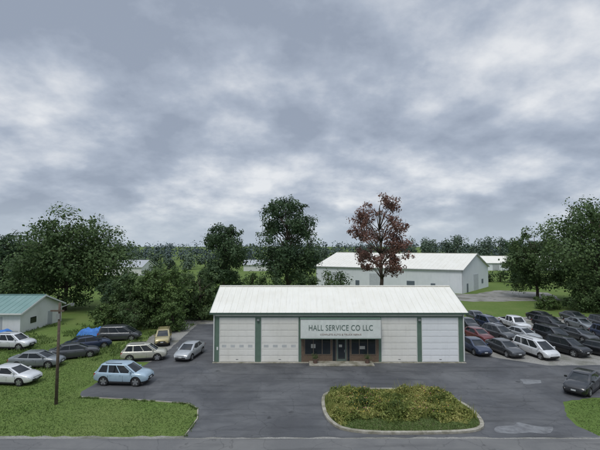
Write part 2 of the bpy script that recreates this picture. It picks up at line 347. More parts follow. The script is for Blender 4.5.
# ---------------------------------------------------------------- buildings
class Frame:
    def __init__(s,O,U,V): s.O=Vector((O[0],O[1],0)); s.U=Vector((U[0],U[1],0)).normalized(); s.V=Vector((V[0],V[1],0)).normalized()
    def p(s,a,b_,z): q=s.O+s.U*a+s.V*b_; return (q.x,q.y,z)
    def box(s,mb,a0,a1,b0,b1,z0,z1,mi=0):
        mb.hexa([s.p(a0,b0,z0),s.p(a1,b0,z0),s.p(a1,b1,z0),s.p(a0,b1,z0),s.p(a0,b0,z1),s.p(a1,b0,z1),s.p(a1,b1,z1),s.p(a0,b1,z1)],mi)
def gable(name,F,L,W,eave,ridge,wallm,roofm,trimm,oh=.4,rib=.6,ribw=.04,ribh=.02):
    par=empty(name,F.p(0,0,0)); Minv=Matrix.Translation(-par.location)
    def fin(mb,nm,mats,**k):
        o=mb.obj(nm,mats,par,**k); o.matrix_parent_inverse=Minv; return o
    mb=MB(); h=W/2
    v=[F.p(0,0,0),F.p(L,0,0),F.p(L,W,0),F.p(0,W,0),F.p(0,0,eave),F.p(L,0,eave),F.p(L,W,eave),F.p(0,W,eave),F.p(0,h,ridge),F.p(L,h,ridge)]
    mb.add(v,[(0,1,5,4),(1,2,6,9,5),(2,3,7,6),(3,0,4,8,7)]); fin(mb,'walls',[wallm])
    s=(ridge-eave)/h; t=.12; lift=.03
    mb=MB()
    for sg in (0,1):
        def q(a,b_,z): return F.p(a,b_ if sg==0 else W-b_,z+lift)
        ze=eave-oh*s
        mb.hexa([q(-oh,-oh,ze),q(L+oh,-oh,ze),q(L+oh,h,ridge),q(-oh,h,ridge),q(-oh,-oh,ze+t),q(L+oh,-oh,ze+t),q(L+oh,h,ridge+t),q(-oh,h,ridge+t)])
        if rib:
            n=int((L+2*oh)/rib)
            for i in range(n+1):
                a=-oh+.02+i*(L+2*oh-.04-ribw)/n
                mb.hexa([q(a,-oh,ze+t),q(a+ribw,-oh,ze+t),q(a+ribw,h-.15,ridge+t-.15*s),q(a,h-.15,ridge+t-.15*s),q(a,-oh,ze+t+ribh),q(a+ribw,-oh,ze+t+ribh),q(a+ribw,h-.15,ridge+t+ribh-.15*s),q(a,h-.15,ridge+t+ribh-.15*s)])
    F.box(mb,-oh,L+oh,h-.2,h+.2,ridge+t+lift-.02,ridge+t+lift+.05)
    fin(mb,'roof',[roofm])
    mb=MB(); ze=eave-oh*s+lift
    F.box(mb,-oh,L+oh,-oh-.10,-oh-.003,ze-.06,ze+t-.01); F.box(mb,-oh,L+oh,W+oh+.003,W+oh+.10,ze-.06,ze+t-.01)
    for a0,a1 in((-oh-.05,-oh-.003),(L+oh+.003,L+oh+.05)):
        for sg in(0,1):
            def q(a,b_,z): return F.p(a,b_ if sg==0 else W-b_,z+lift)
            z0=eave-oh*s
            mb.hexa([q(a0,-oh,z0-.1),q(a1,-oh,z0-.1),q(a1,h,ridge-.1),q(a0,h,ridge-.1),q(a0,-oh,z0+t),q(a1,-oh,z0+t),q(a1,h,ridge+t),q(a0,h,ridge+t)])
    for a0,a1 in((-.02,.14),(L-.14,L+.02)):
        F.box(mb,a0,a1,-.03,-.003,0,eave-.02)
    fin(mb,'trim',[trimm])
    return par,fin
MX0=-8.7; MY=40.7; ML=25.2; MW=9.4
F=Frame((MX0,MY),(1,0),(0,1))
par,fin=gable('service_garage',F,ML,MW,4.93,6.95,M_WHITE,M_ROOF,M_DGREEN,.32,.62,.05,.035)
def ax(X): return X-MX0
doors=[(-8.1,-4.5,M_DOOR),(-3.9,-.15,M_DOOR),(8.15,11.75,M_DOOR),(12.2,15.9,M_DOORW)]
mb=MB()
F.box(mb,0.14,ML-.14,-.035,-.003,4.42,4.55,0)
for a,b_ in((-8.56,-8.1),(-4.5,-3.9),(-.15,.12),(7.9,8.15),(11.75,12.2),(15.9,16.36)):
    F.box(mb,ax(a)+.002,ax(b_)-.002,-.06,-.003,0,4.415,0)
fin(mb,'door_piers',[M_GREEN])
mb=MB(); F.box(mb,0.16,ML-.16,-.02,-.003,4.57,4.86,0)
fin(mb,'header_panel',[M_WHITE])
for i,(a,b_,mt) in enumerate(doors):
    mb=MB(); a=ax(a)+.003;b_=ax(b_)-.003; rows=7; H=4.37
    F.box(mb,a,b_,-.012,-.002,0,4.41,1)
    for r in range(rows):
        z0=.04+r*H/rows; z1=z0+H/rows-.03
        F.box(mb,a+.05,b_-.05,-.030,-.012,z0,z1,0)
        nc=4; cw=(b_-a-.1)/nc
        for c_ in range(nc):
            if r==2 and i in(0,1): F.box(mb,a+.05+c_*cw+.22,a+.05+(c_+1)*cw-.22,-.036,-.030,z0+.17,z1-.17,2)
            else: F.box(mb,a+.05+c_*cw+.09,a+.05+(c_+1)*cw-.09,-.040,-.030,z0+.09,z1-.09,0)
    F.box(mb,(a+b_)/2-.12,(a+b_)/2+.12,-.06,-.04,.25,.3,3)
    F.box(mb,a-.0,a+.045,-.075,-.012,0,4.41,4); F.box(mb,b_-.045,b_,-.075,-.012,0,4.41,4); F.box(mb,a+.047,b_-.047,-.073,-.012,4.36,4.41,4)
    F.box(mb,a+.05,b_-.05,-.05,-.012,.012,.038,5)
    fin(mb,'overhead_door_%d'%(i+1),[mt,M_SEAM,plain('door_light',(.50,.52,.51),.2),M_METAL,M_WHITE,plain('door_rubber',(.03,.03,.03),.8)])
mb=MB(); o0=ax(.14);o1=ax(7.88)
F.box(mb,o0,o1,-.05,-.003,0,2.55,0)
fin(mb,'brick_front',[M_BRICK])
mb=MB()
def win(a,b_,z0,z1,mull):
    F.box(mb,ax(a),ax(b_),-.10,-.05,z0,z1,0)
    F.box(mb,ax(a)+.06,ax(b_)-.06,-.105,-.10,z0+.06,z1-.06,1)
    for k in range(1,mull):
        x=ax(a)+(b_-a)*k/mull; F.box(mb,x-.03,x+.03,-.12,-.105,z0+.06,z1-.06,0)
win(.45,3.1,.75,2.46,3); win(5.1,7.6,.75,2.46,3)
win(3.2,3.63,.05,2.46,1); win(4.67,5.02,.05,2.46,1)
F.box(mb,ax(3.65)+.003,ax(4.65)-.003,-.12,-.05,.03,2.4,2); F.box(mb,ax(3.8),ax(4.5),-.125,-.12,.35,2.25,1)
F.box(mb,ax(4.42),ax(4.46),-.17,-.125,1.0,1.25,3)
F.box(mb,ax(1.1),ax(1.55),-.108,-.105,1.4,1.8,4); F.box(mb,ax(5.9),ax(6.5),-.108,-.105,1.3,1.6,4)
F.box(mb,ax(3.9),ax(4.2),-.128,-.125,1.5,1.75,4)
fin(mb,'office_windows_and_door',[plain('window_frame',(.16,.13,.10),.5),M_GLASSD,plain('office_door',(.10,.13,.11),.5),M_METAL,plain('paper_notice',(.42,.42,.38),.8)])
mb=MB()
F.box(mb,ax(.05),ax(7.95),-.95,-.003,2.56,4.40,0)
F.box(mb,ax(.05)+.08,ax(7.95)-.08,-.965,-.95,2.66,4.30,1)
F.box(mb,ax(.05)-.04,ax(7.95)+.04,-1.0,-.003,4.402,4.46,2)
F.box(mb,ax(.05)-.04,ax(7.95)+.04,-1.0,-.003,2.49,2.558,2)
fin(mb,'sign_board',[M_WHITE,M_SIGN,M_GREEN])
def text(s,size,x,z,y,mat,nm):
    cu=bpy.data.curves.new(nm,'FONT'); cu.body=s; cu.size=size; cu.extrude=.012; cu.align_x='CENTER'; cu.align_y='CENTER'; cu.space_character=1.08
    cu.materials.append(mat); o=bpy.data.objects.new(nm,cu); link(o,par); o.matrix_parent_inverse=Matrix.Translation(-par.location)
    o.location=(x,y,z); o.rotation_euler=(R(90),0,0); return o
t=text('HALL SERVICE CO LLC',.64,4.0,3.55,MY-.98,M_LETTER,'sign_lettering'); t.scale=(.92,1.2,1)
text('COMPLETE AUTO & TRUCK REPAIR',.24,4.0,2.92,MY-.98,plain('sign_letter_small',(.36,.28,.25),.5),'sign_subtitle')
mb=MB()
F.box(mb,ax(-8.35),ax(-8.2),-.09,-.065,1.2,1.5,1)
for X_ in(-4.2,11.97): F.box(mb,ax(X_)-.12,ax(X_)+.12,-.25,-.062,4.1,4.28,0)
for X_ in(-8.62,16.4): F.box(mb,ax(X_)-.05,ax(X_)+.05,-.17,-.065,.1,4.75,1)
fin(mb,'wall_fixtures',[M_METAL,M_WHITE])
mb=MB(); F.box(mb,ax(.9),ax(7.2),-1.5,-.06,.012,.13,0); fin(mb,'entry_step',[M_KERB],bevel=.02)
mb=MB(); F.box(mb,.0,ax(.85),-.45,-.08,.0125,.03,0);F.box(mb,ax(7.25),ML,-.45,-.08,.0125,.03,0); fin(mb,'concrete_apron',[M_KERB])
for i,(x,y) in enumerate(((1.5,39.9),(6.6,39.9))):
    e=empty('flower_pot',(x,y,.13)); mb=MB(); tube(mb,(0,0,0),(0,0,.4),.2,.28,14); mb.obj('pot',[plain('clay_pot',(.14,.09,.07),.8)],e)
    r=np.random.default_rng(i); P=r.normal(0,.17,(260,3))+np.array([0,0,.58]); Nn=r.normal(size=(260,3)); Nn/=np.linalg.norm(Nn,axis=1)[:,None]
    quads_mesh('plant',leaf_quads(P,Nn,r.uniform(.06,.12,260),r),r.uniform(0,1,260),L_GREEN,parent=e)
FB=Frame((39.6,98),(-.883,.469),(.643,.766))
BL,BW=39.5,22.0
lo=FB.p(BL,0,0); FB=Frame((lo[0],lo[1]),(.883,-.469),(.643,.766))
par2,fin2=gable('white_warehouse',FB,BL,BW,5.75,9.45,M_BACKWALL,M_ROOF,M_GREYROOF,.35,1.0,.06,.03)
mb=MB()
FB.box(mb,4,8,-.06,-.003,0,4.2,0); FB.box(mb,12,13.1,-.06,-.003,0,2.2,1); FB.box(mb,16,20,-.06,-.003,0,4.2,0)
FB.box(mb,26,28,-.05,-.003,1.5,2.6,1);FB.box(mb,32,33.1,-.06,-.003,0,2.2,1)
FB.box(mb,BL+.003,BL+.06,3.0,4.1,0,2.2,1); FB.box(mb,BL+.003,BL+.06,8.5,12.5,0,4.2,0); FB.box(mb,BL+.003,BL+.05,15.5,17,1.4,2.6,1)
fin2(mb,'doors_and_windows',[plain('bay_door',(.50,.53,.56),.5),plain('slate_blue_door',(.12,.15,.18),.5)])
FL=Frame((-62,53.5),(1,0),(0,1))
par3,fin3=gable('teal_roof_shed',FL,25,9.2,2.75,4.45,M_WHITE,M_TEALROOF,M_WHITE,.4,.8,.05,.03)
mb=MB(); FL.box(mb,20,22.6,-.05,-.003,0,2.2,0); FL.box(mb,15,16.2,-.05,-.003,1,1.9,1); FL.box(mb,25.003,25.05,5.8,6.8,0,2.05,0); FL.box(mb,25.003,25.05,2,3.2,1,1.8,1)
fin3(mb,'doors_and_windows',[M_GREYROOF,M_GLASSD])
F4=Frame((88,190),(1,-.1),(.1,1))
par4,fin4=gable('long_white_shed',F4,34,14,3.6,6.6,M_BACKWALL,M_ROOF,M_GREYROOF,.4,0)
mb=MB()
for a in(3,9,22,28): F4.box(mb,a,a+3,-.08,-.003,0,3.0)
fin4(mb,'doors',[M_GREYROOF])
gable('grey_roof_barn',Frame((-77,158),(1,-.05),(.05,1)),15,12,3.4,5.8,M_WHITE,M_GREYROOF,M_WHITE,.4,0)
gable('white_farm_shed',Frame((-26,185),(1,.1),(-.1,1)),14,9,3.0,5.0,M_WHITE,M_GREYROOF,M_WHITE,.4,0)
# ---------------------------------------------------------------- trees
make_tree('maple_tree',-42.5,73,18.2,19,L_GREEN,1,.06,24000,.46,56)
make_tree('maple_tree',-57,77,14.0,17,L_DEEP,2,.06,15000,.46,40)
make_tree('maple_tree',-66,72,13.5,14,L_GREEN,22,.06,9000,.46,30)
make_tree('oak_tree',-17.6,92,17.4,11.5,L_DEEP,3,.13,13000,.44,40)
make_tree('oak_tree',-2.8,91,23,15.6,L_DEEP,4,.13,20000,.46,50,1,'round',.19)
make_tree('rust_leaf_tree',16.4,81,22.4,15.5,L_RED,5,.24,11500,.38,58,1,'round',.14)
make_tree('small_tree',-25.2,60,7.4,7.5,L_GREEN,6,.03,8500,.34,28)
make_tree('small_tree',-20,58.5,8.5,8,L_FRESH,7,.03,9500,.34,30)
make_tree('small_tree',-15.8,64,7.8,7,L_GREEN,8,.03,8000,.34,26)
make_tree('small_tree',-30,68,6.8,7,L_DEEP,9,.03,6500,.36,24)
make_tree('shrub',-17.5,55.5,4.2,5.4,L_FRESH,10,.0,4500,.25,20)
make_tree('shrub',-22.8,55.8,4.0,6,L_GREEN,12,.0,4500,.25,20)
make_tree('shrub',-13.0,65,4.8,6,L_GREEN,13,.0,4000,.28,18)
make_tree('shrub',-28.0,58,3.2,5,L_FRESH,23,.0,3500,.25,16)
make_tree('willow_tree',56.5,76,20.6,19,L_GREEN,14,.05,22000,.46,54)
make_tree('maple_tree',53,90,15.6,12.5,L_GREEN,15,.04,12000,.46,38)
make_tree('maple_tree',68,80,20,18,L_DEEP,16,.05,13000,.5,40)
make_tree('shrub',51,72,5.8,8.0,L_GREEN,17,.0,7000,.32,24)
make_tree('shrub',56,68,6.6,9,L_DEEP,18,.0,7500,.32,26)
make_tree('shrub',45.5,74,2.6,4.5,L_FRESH,19,.0,3200,.28,16)
make_tree('maple_tree',70,125,14,13,L_DEEP,20,.06,7500,.55,28)
def forest(name,specs,mat,leaf,seed):
    rng=np.random.default_rng(seed); P=[];Nn=[];T=[];SZ=[]; mb=MB()
    for (x,y,h,w,n) in specs:
        K=9; tr=rng.uniform(-.3,.3)
        for k in range(K):
            t=rng.uniform(0,1); a=rng.uniform(0,6.28); rr=rng.uniform(.1,1)*math.sin(math.pi*(.15+.75*t))*w*.36
            c=np.array([x+math.cos(a)*rr,y+math.sin(a)*rr,h*(.06+.80*t)]); r=w*rng.uniform(.16,.29); m_=n//K
            d=rng.normal(size=(m_,3)); d/=np.linalg.norm(d,axis=1)[:,None]; q=c+d*r*rng.uniform(.5,1.05,(m_,1))
            nn=d+rng.normal(0,.5,(m_,3))+np.array([0,0,.4]); nn/=np.linalg.norm(nn,axis=1)[:,None]
            P.append(q);Nn.append(nn);T.append(.5+tr+rng.uniform(-.15,.15)+rng.normal(0,.12,m_));SZ.append(leaf*rng.uniform(.6,1.3,m_))
        tube(mb,(x,y,0),(x,y,h*.7),.25,.1,5)
    P=np.vstack(P); T=np.concatenate(T); SZ=np.concatenate(SZ); Nn=np.vstack(Nn); k=P[:,2]>.1
    return quads_mesh(name,leaf_quads(P[k],Nn[k],SZ[k],rng),T[k],mat,4,mb)
rr=random.Random(8)
sp=[]; x=-420
while x<460:
    u=math.sin(x*.021)+.6*math.sin(x*.053+1)
    sp.append((x,330+rr.uniform(-15,25),rr.uniform(8.5,12.0)+2.0*u+(1.5 if x>40 else 0),rr.uniform(12,19),260)); x+=rr.uniform(6,10)
forest('distant_trees',sp,L_FAR_HAZE2,1.6,31)
sp=[]; x=-700
while x<750:
    sp.append((x,560+rr.uniform(-20,40),rr.uniform(13,17),rr.uniform(18,28),150)); x+=rr.uniform(9,13)
forest('distant_woodland',sp,L_FAR_HAZE2,2.6,32)
sp=[]
for i in range(30):
    sp.append((70+i*4.6+rr.uniform(-2,2),250+rr.uniform(-10,15),rr.uniform(12.5,20.5),rr.uniform(12,17),800))
forest('tree_grove',sp,L_FAR_HAZE,1.1,33)
sp=[]
for i in range(24):
    sp.append((-165+i*5.0+rr.uniform(-2,2),205+rr.uniform(-8,20),rr.uniform(5.5,10.5),rr.uniform(9,14),500))
for i in range(14): sp.append((-12+i*4.5+rr.uniform(-2,2),215+rr.uniform(-8,8),rr.uniform(8,12.5),rr.uniform(9,12),500))
forest('field_trees',sp,L_FAR_HAZE,1.0,34)
sp=[]
for i in range(26):
    x=-108+i*3.4
    if -64<x<-47: sp.append((x,118,rr.uniform(2.0,3.2),rr.uniform(4,6),600))
    else: sp.append((x,118+rr.uniform(-8,12),rr.uniform(3.6,7.2),rr.uniform(6,9),800))
for i in range(12): sp.append((-26+i*3.3,100+rr.uniform(-3,10),rr.uniform(3.0,6.0),rr.uniform(5,7),700))
for i in range(14): sp.append((-16+i*2.6,72+rr.uniform(-2,4),rr.uniform(1.8,3.4),rr.uniform(3.5,5.5),600))
for i in range(9): sp.append((58+i*3.4,130+rr.uniform(-2,4),rr.uniform(3,5),rr.uniform(4,6),500))
forest('hedgerow',sp,L_GREEN,.5,35)
# ---------------------------------------------------------------- street things
e=empty('utility_light_pole',(-17.9,30,0)); mb=MB(); tube(mb,(0,0,-.2),(.05,0,7.4),.12,.085,12); mb.obj('pole',[M_WOOD],e,smooth=True)
mb=MB(); tube(mb,(.05,0,7.0),(.95,0,7.35),.03,.03,8); tube(mb,(.95,0,7.35),(1.0,0,7.15),.16,.10,12); mb.box(-.14,.14,-.16,-.1,6.2,6.6); mb.obj('lamp_arm_and_head',[M_METAL],e)
mb=MB(); mb.box(-.55,.45,-.14,-.08,6.75,6.87); mb.obj('crossarm',[M_WOOD],e)
for i,(x,y,sx,sy,h) in enumerate(((-27.2,53.2,3.2,2.0,1.1),(-38.2,52.0,3.0,1.6,.9))):
    bm=bmesh.new(); bmesh.ops.create_grid(bm,x_segments=22,y_segments=18,size=1)
    r=random.Random(i); ph=[r.uniform(0,6) for _ in range(4)]
    for v in bm.verts:
        u,w_=v.co.x,v.co.y; k=max(0,1-max(abs(u),abs(w_))**3)
        z=h*k*(.75+.18*math.sin(u*4+ph[0])+.15*math.sin(w_*5+ph[1]))+.05*math.sin(u*13+ph[2])*k+.04*math.sin(w_*17+ph[3])
        v.co=(u*sx/2*(1+.06*math.sin(w_*6)),w_*sy/2*(1+.06*math.sin(u*5)),max(.01,z))
    me=bpy.data.meshes.new('tarp'); bm.to_mesh(me); bm.free(); me.materials.append(M_TARP)
    for p in me.polygons: p.use_smooth=True
    o=bpy.data.objects.new('tarp_covered_pile',me); o.location=(x,y,0); o.rotation_euler=(0,0,.2*i); link(o)
# ---------------------------------------------------------------- vehicles
def paint(name,c,metal=.3):
    m,nt,b=newmat(name); b.inputs['Metallic'].default_value=metal; b.inputs['Roughness'].default_value=.32
    col=ramp(nt,noise(nt,3,5,.6),[(.3,[x*.85+.004 for x in c]),(.7,c)]); nt.links.new(col,b.inputs['Base Color'])
    b.inputs['Coat Weight'].default_value=.8; b.inputs['Coat Roughness'].default_value=.05
    return m
M_CGLASS=plain('car_glass',(.012,.016,.018),.05); M_TYRE=plain('tyre_rubber',(.02,.02,.02),.85); M_RIM=plain('alloy_rim',(.42,.43,.44),.3,.7)
M_HEAD=plain('headlight_lens',(.50,.52,.54),.12); M_TAIL=plain('taillight_lens',(.35,.02,.02),.2); M_BLK=plain('black_plastic',(.02,.02,.022),.6); M_PLATE=plain('number_plate',(.5,.52,.52),.5)
CARM=[None,M_CGLASS,M_TYRE,M_RIM,M_HEAD,M_TAIL,M_BLK,M_PLATE]
P_DEF=paint('paint_default',(.3,.3,.3))
SPEC={
'sedan':dict(W=.90,st=[(-2.37,.66,.74,.42),(-2.33,.84,.82,.38),(-2.25,.98,.89,.33),(-2.0,1.05,.95,.27),(-1.5,1.05,.99,.22),(-.5,1.0,1,.2),(.5,.98,1,.2),(1.1,.98,.995,.2),(1.6,.93,.97,.22),(2.0,.85,.92,.25),(2.22,.77,.85,.29),(2.34,.66,.76,.34),(2.39,.52,.66,.4)],
   gh=(-2.05,1.38,-1.02,.30,.98,1.46),pil=[(0,.15),(.47,.50),(.95,1.0)],wx=(-1.38,1.45),wr=.335),
'suv':dict(W=.93,st=[(-2.28,.80,.80,.50),(-2.26,1.0,.88,.46),(-2.18,1.12,.94,.40),(-1.9,1.15,.98,.35),(-.5,1.11,1,.31),(.8,1.10,1,.31),(1.2,1.10,.99,.31),(1.7,1.05,.96,.33),(2.0,.98,.91,.37),(2.18,.88,.84,.42),(2.27,.74,.76,.47),(2.30,.6,.68,.5)],
   gh=(-2.18,1.38,-1.72,.38,1.10,1.74),pil=[(0,.07),(.30,.345),(.63,.66),(.95,1.0)],wx=(-1.35,1.38),wr=.385),
'minivan':dict(W=.96,st=[(-2.5,.80,.82,.42),(-2.47,1.0,.90,.36),(-2.38,1.07,.95,.32),(-2.0,1.09,.99,.28),(-.5,1.06,1,.25),(.9,1.05,1,.25),(1.5,1.05,.98,.25),(1.95,.95,.93,.28),(2.22,.83,.86,.32),(2.38,.70,.78,.36),(2.45,.55,.68,.4)],
   gh=(-2.42,1.80,-2.15,.62,1.05,1.74),pil=[(0,.05),(.3,.335),(.6,.635),(.93,1.0)],wx=(-1.5,1.55),wr=.345),
'pickup':dict(W=.97,st=[(-2.75,.95,.92,.52),(-2.7,1.15,.97,.48),(-2.3,1.16,1,.42),(-.8,1.14,1,.38),(.9,1.13,1,.38),(1.4,1.12,.98,.38),(2.2,1.06,.95,.40),(2.5,1.0,.91,.44),(2.64,.88,.86,.48),(2.7,.72,.80,.52)],
   gh=(-.95,1.45,-.80,.72,1.13,1.80),pil=[(0,.08),(.46,.52),(.94,1.0)],wx=(-1.72,1.78),wr=.40),
}
def bmbox(bm,x0,x1,y0,y1,z0,z1,mi):
    vs=[bm.verts.new(c) for c in[(x0,y0,z0),(x1,y0,z0),(x1,y1,z0),(x0,y1,z0),(x0,y0,z1),(x1,y0,z1),(x1,y1,z1),(x0,y1,z1)]]
    for f in[(3,2,1,0),(4,5,6,7),(0,1,5,4),(1,2,6,5),(2,3,7,6),(3,0,4,7)]:
        q=bm.faces.new([vs[i] for i in f]); q.material_index=mi
def bmcyl(bm,x,y0,y1,z,r0,r1,mi,seg=24,cap=None):
    A=[bm.verts.new((x+r0*math.cos(2*math.pi*i/seg),y0,z+r0*math.sin(2*math.pi*i/seg))) for i in range(seg)]
    B=[bm.verts.new((x+r1*math.cos(2*math.pi*i/seg),y1,z+r1*math.sin(2*math.pi*i/seg))) for i in range(seg)]
    fs=[bm.faces.new(A),bm.faces.new(B[::-1])]+[bm.faces.new((A[i],B[i],B[(i+1)%seg],A[(i+1)%seg])) for i in range(seg)]
    for f in fs: f.material_index=mi
def car_mesh(kind):
    sp=SPEC[kind]; W=sp['W']; bm=bmesh.new(); rings=[]
    for (x,zt,wf,zb) in sp['st']:
        hw=W*wf; h=zt-zb
        half=[(.84*hw,zb),(.96*hw,zb+.10*h),(hw,zb+.32*h),(hw*.998,zb+.52*h),(hw*.985,zb+.70*h),(.96*hw,zb+.86*h),(.92*hw,zt-.05),(.85*hw,zt-.01),(.5*hw,zt+.025),(0,zt+.035)]
        pts=[(x,y,z) for y,z in half]+[(x,-y,z) for y,z in half[-2::-1]]
        rings.append([bm.verts.new(p) for p in pts])
    n=len(rings[0])
    for a,b_ in zip(rings,rings[1:]):
        for i in range(n): bm.faces.new((a[i],a[(i+1)%n],b_[(i+1)%n],b_[i]))
    bm.faces.new(rings[0][::-1]); bm.faces.new(rings[-1])
    bmesh.ops.recalc_face_normals(bm,faces=bm.faces)
    me=bpy.data.meshes.new('tmp')
    for m_ in [P_DEF]+CARM[1:]: me.materials.append(m_)
    bm.to_mesh(me); bm.free()
    o=bpy.data.objects.new('tmp',me); COL.objects.link(o)
    cb=bmesh.new()
    for wx in sp['wx']:
        for s in(-1,1): bmcyl(cb,wx,s*(W+.2),s*(W-.34),sp['wr'],sp['wr']+.06,sp['wr']+.06,6,28)
    if kind=='pickup':
        bmbox(cb,-2.62,-1.02,-.78,.78,.92,1.6,6)
    bmesh.ops.recalc_face_normals(cb,faces=cb.faces)
    cm=bpy.data.meshes.new('cut')
    for m_ in [P_DEF]+CARM[1:]: cm.materials.append(m_)
    cb.to_mesh(cm); cb.free()
    co=bpy.data.objects.new('cut',cm); COL.objects.link(co)
    md=o.modifiers.new('b','BOOLEAN'); md.operation='DIFFERENCE'; md.solver='EXACT'; md.object=co
    dg=bpy.context.evaluated_depsgraph_get(); em=bpy.data.meshes.new_from_object(o.evaluated_get(dg))
    bm=bmesh.new(); bm.from_mesh(em)
    bpy.data.objects.remove(o); bpy.data.objects.remove(co)
    xr0,xf0,xr1,xf1,z0,z1=sp['gh']; hb=W*.90; ht=W*.73; zb=z0-.05
    def ring(t,ex=0,z=None):
        xr=xr0+(xr1-xr0)*t; xf=xf0+(xf1-xf0)*t; hw=hb+(ht-hb)*t+ex; xr-=ex; xf+=ex
        c=.14
        pts=[(xr,-hw+c*1.4),(xr+c*.6,-hw+.02),(xr+c*1.6,-hw),(xf-c*2.4,-hw),(xf-c*.9,-hw+.03),(xf,-hw+c*2.0),(xf+.06,0),(xf,hw-c*2.0),(xf-c*.9,hw-.03),(xf-c*2.4,hw),(xr+c*1.6,hw),(xr+c*.6,hw-.02),(xr,hw-c*1.4),(xr-.03,0)]
        zz=zb+(z1-zb)*t if z is None else z
        return [bm.verts.new((p[0],p[1],zz)) for p in pts]
    def loft(rs,mi,cap=True):
        for a,b_ in zip(rs,rs[1:]):
            m_=len(a)
            for i in range(m_):
                f=bm.faces.new((a[i],a[(i+1)%m_],b_[(i+1)%m_],b_[i])); f.material_index=mi
        if cap:
            f=bm.faces.new(rs[-1]); f.material_index=mi
    loft([ring(0),ring(.9)],1)
    tr=.86; zr=zb+(z1-zb)*tr
    loft([ring(tr,.0,zr),ring(tr,.016,zr+.01),ring(.93,.012),ring(.98,-.03),ring(1,-.10,z1),ring(1,-.28,z1+.03)],0)
    def sp_pt(s,t,sg,off):
        xr=xr0+(xr1-xr0)*t+.06; xf=xf0+(xf1-xf0)*t-.16
        hw=hb+(ht-hb)*t+off
        return (xr+(xf-xr)*s,sg*hw,zb+(z1-zb)*t)
    for s0,s1 in sp['pil']:
        for sg in(-1,1):
            ta,tb=.03,.9
            vs=[bm.verts.new(c) for c in(sp_pt(s0,ta,sg,-.03),sp_pt(s1,ta,sg,-.03),sp_pt(s1,tb,sg,-.03),sp_pt(s0,tb,sg,-.03),sp_pt(s0,ta,sg,.008),sp_pt(s1,ta,sg,.008),sp_pt(s1,tb,sg,.008),sp_pt(s0,tb,sg,.008))]
            for f in[(3,2,1,0),(4,5,6,7),(0,1,5,4),(1,2,6,5),(2,3,7,6),(3,0,4,7)]:
                q=bm.faces.new([vs[i] for i in f]); q.material_index=0
    cw=.17
    for xa,xb,ex in((xf0,xf1,-1),(xr0,xr1,1)):
        for sg in(-1,1):
            def cp(t,du,dy,o_): return (xa+(xb-xa)*t+ex*du-ex*o_, sg*(hb+(ht-hb)*t-dy+o_),zb+(z1-zb)*t)
            vs=[bm.verts.new(c) for c in(cp(.03,.10,.02,.012),cp(.03,.035,cw,.014),cp(.9,.035,cw,.014),cp(.9,.10,.02,.012),cp(.03,.2,.06,-.02),cp(.03,.13,cw+.04,-.02),cp(.9,.13,cw+.04,-.02),cp(.9,.2,.06,-.02))]
            for f in[(3,2,1,0),(4,5,6,7),(0,1,5,4),(1,2,6,5),(2,3,7,6),(3,0,4,7)]:
                q=bm.faces.new([vs[i] for i in f]); q.material_index=0
    st=sp['st']; xf=st[-1][0]; xr=st[0][0]
    a=st[-3]; zl=a[1]-.10; x2=a[0]
    for s in(-1,1):
        yo=W*a[2]
        y0,y1=sorted((s*yo*.62,s*yo*.97)); bmbox(bm,x2-.22,x2+.03,y0,y1,zl-.12,zl+.02,4)
        bq=st[2]; y0,y1=sorted((s*W*bq[2]*.72,s*W*bq[2]*.985)); bmbox(bm,bq[0]-.045,bq[0]+.2,y0,y1,bq[1]-.30,bq[1]-.10,5)
        y0,y1=sorted((s*(W*.93),s*(W+.13))); bmbox(bm,xf0-.52,xf0-.40,y0,y1,z0+.02,z0+.14,0)
        for xs in (xr0*.45,(xr0*.45+xf0)/2+.1,xf0-.30):
            y0,y1=sorted((s*(W*.9),s*(W+.002))); bmbox(bm,xs-.006,xs+.006,y0,y1,.42,z0-.22,6)
        for xs in (xr0*.45+.2,(xr0*.45+xf0)/2-.12):
            y0,y1=sorted((s*(W*.94),s*(W+.012))); bmbox(bm,xs-.08,xs+.08,y0,y1,z0-.20,z0-.175,0 if kind!='pickup' else 6)
        y0,y1=sorted((s*(W*.88),s*(W*.985))); bmbox(bm,sp['wx'][0]+sp['wr']+.1,sp['wx'][1]-sp['wr']-.1,y0,y1,st[4][3]-.02,st[4][3]+.09,6)
    bmbox(bm,x2,st[-2][0]+.03,-W*.42,W*.42,st[-2][1]-.13,st[-2][1]-.02,6)
    bmbox(bm,xf-.2,xf+.014,-W*.58,W*.58,st[-1][3]-.02,st[-1][3]+.10,6)
    bmbox(bm,xf-.1,xf+.03,-.16,.16,st[-1][1]-.06,st[-1][1]+.04,7)
    bmbox(bm,st[1][0]-.04,xr+.1,-.16,.16,st[1][1]-.14,st[1][1]-.03,7)
    bmbox(bm,xr-.012,xr+.2,-W*.7,W*.7,st[0][3]-.04,st[0][3]+.07,6)
    bmbox(bm,xr+.35,xf-.35,-W*.8,W*.8,.17,.45,6)
    if kind in('suv','minivan'):
        for s in(-1,1):
            y=s*ht*.80; bmbox(bm,xr1+.35,xf1-.35,y-.018,y+.018,z1+.02,z1+.055,6)
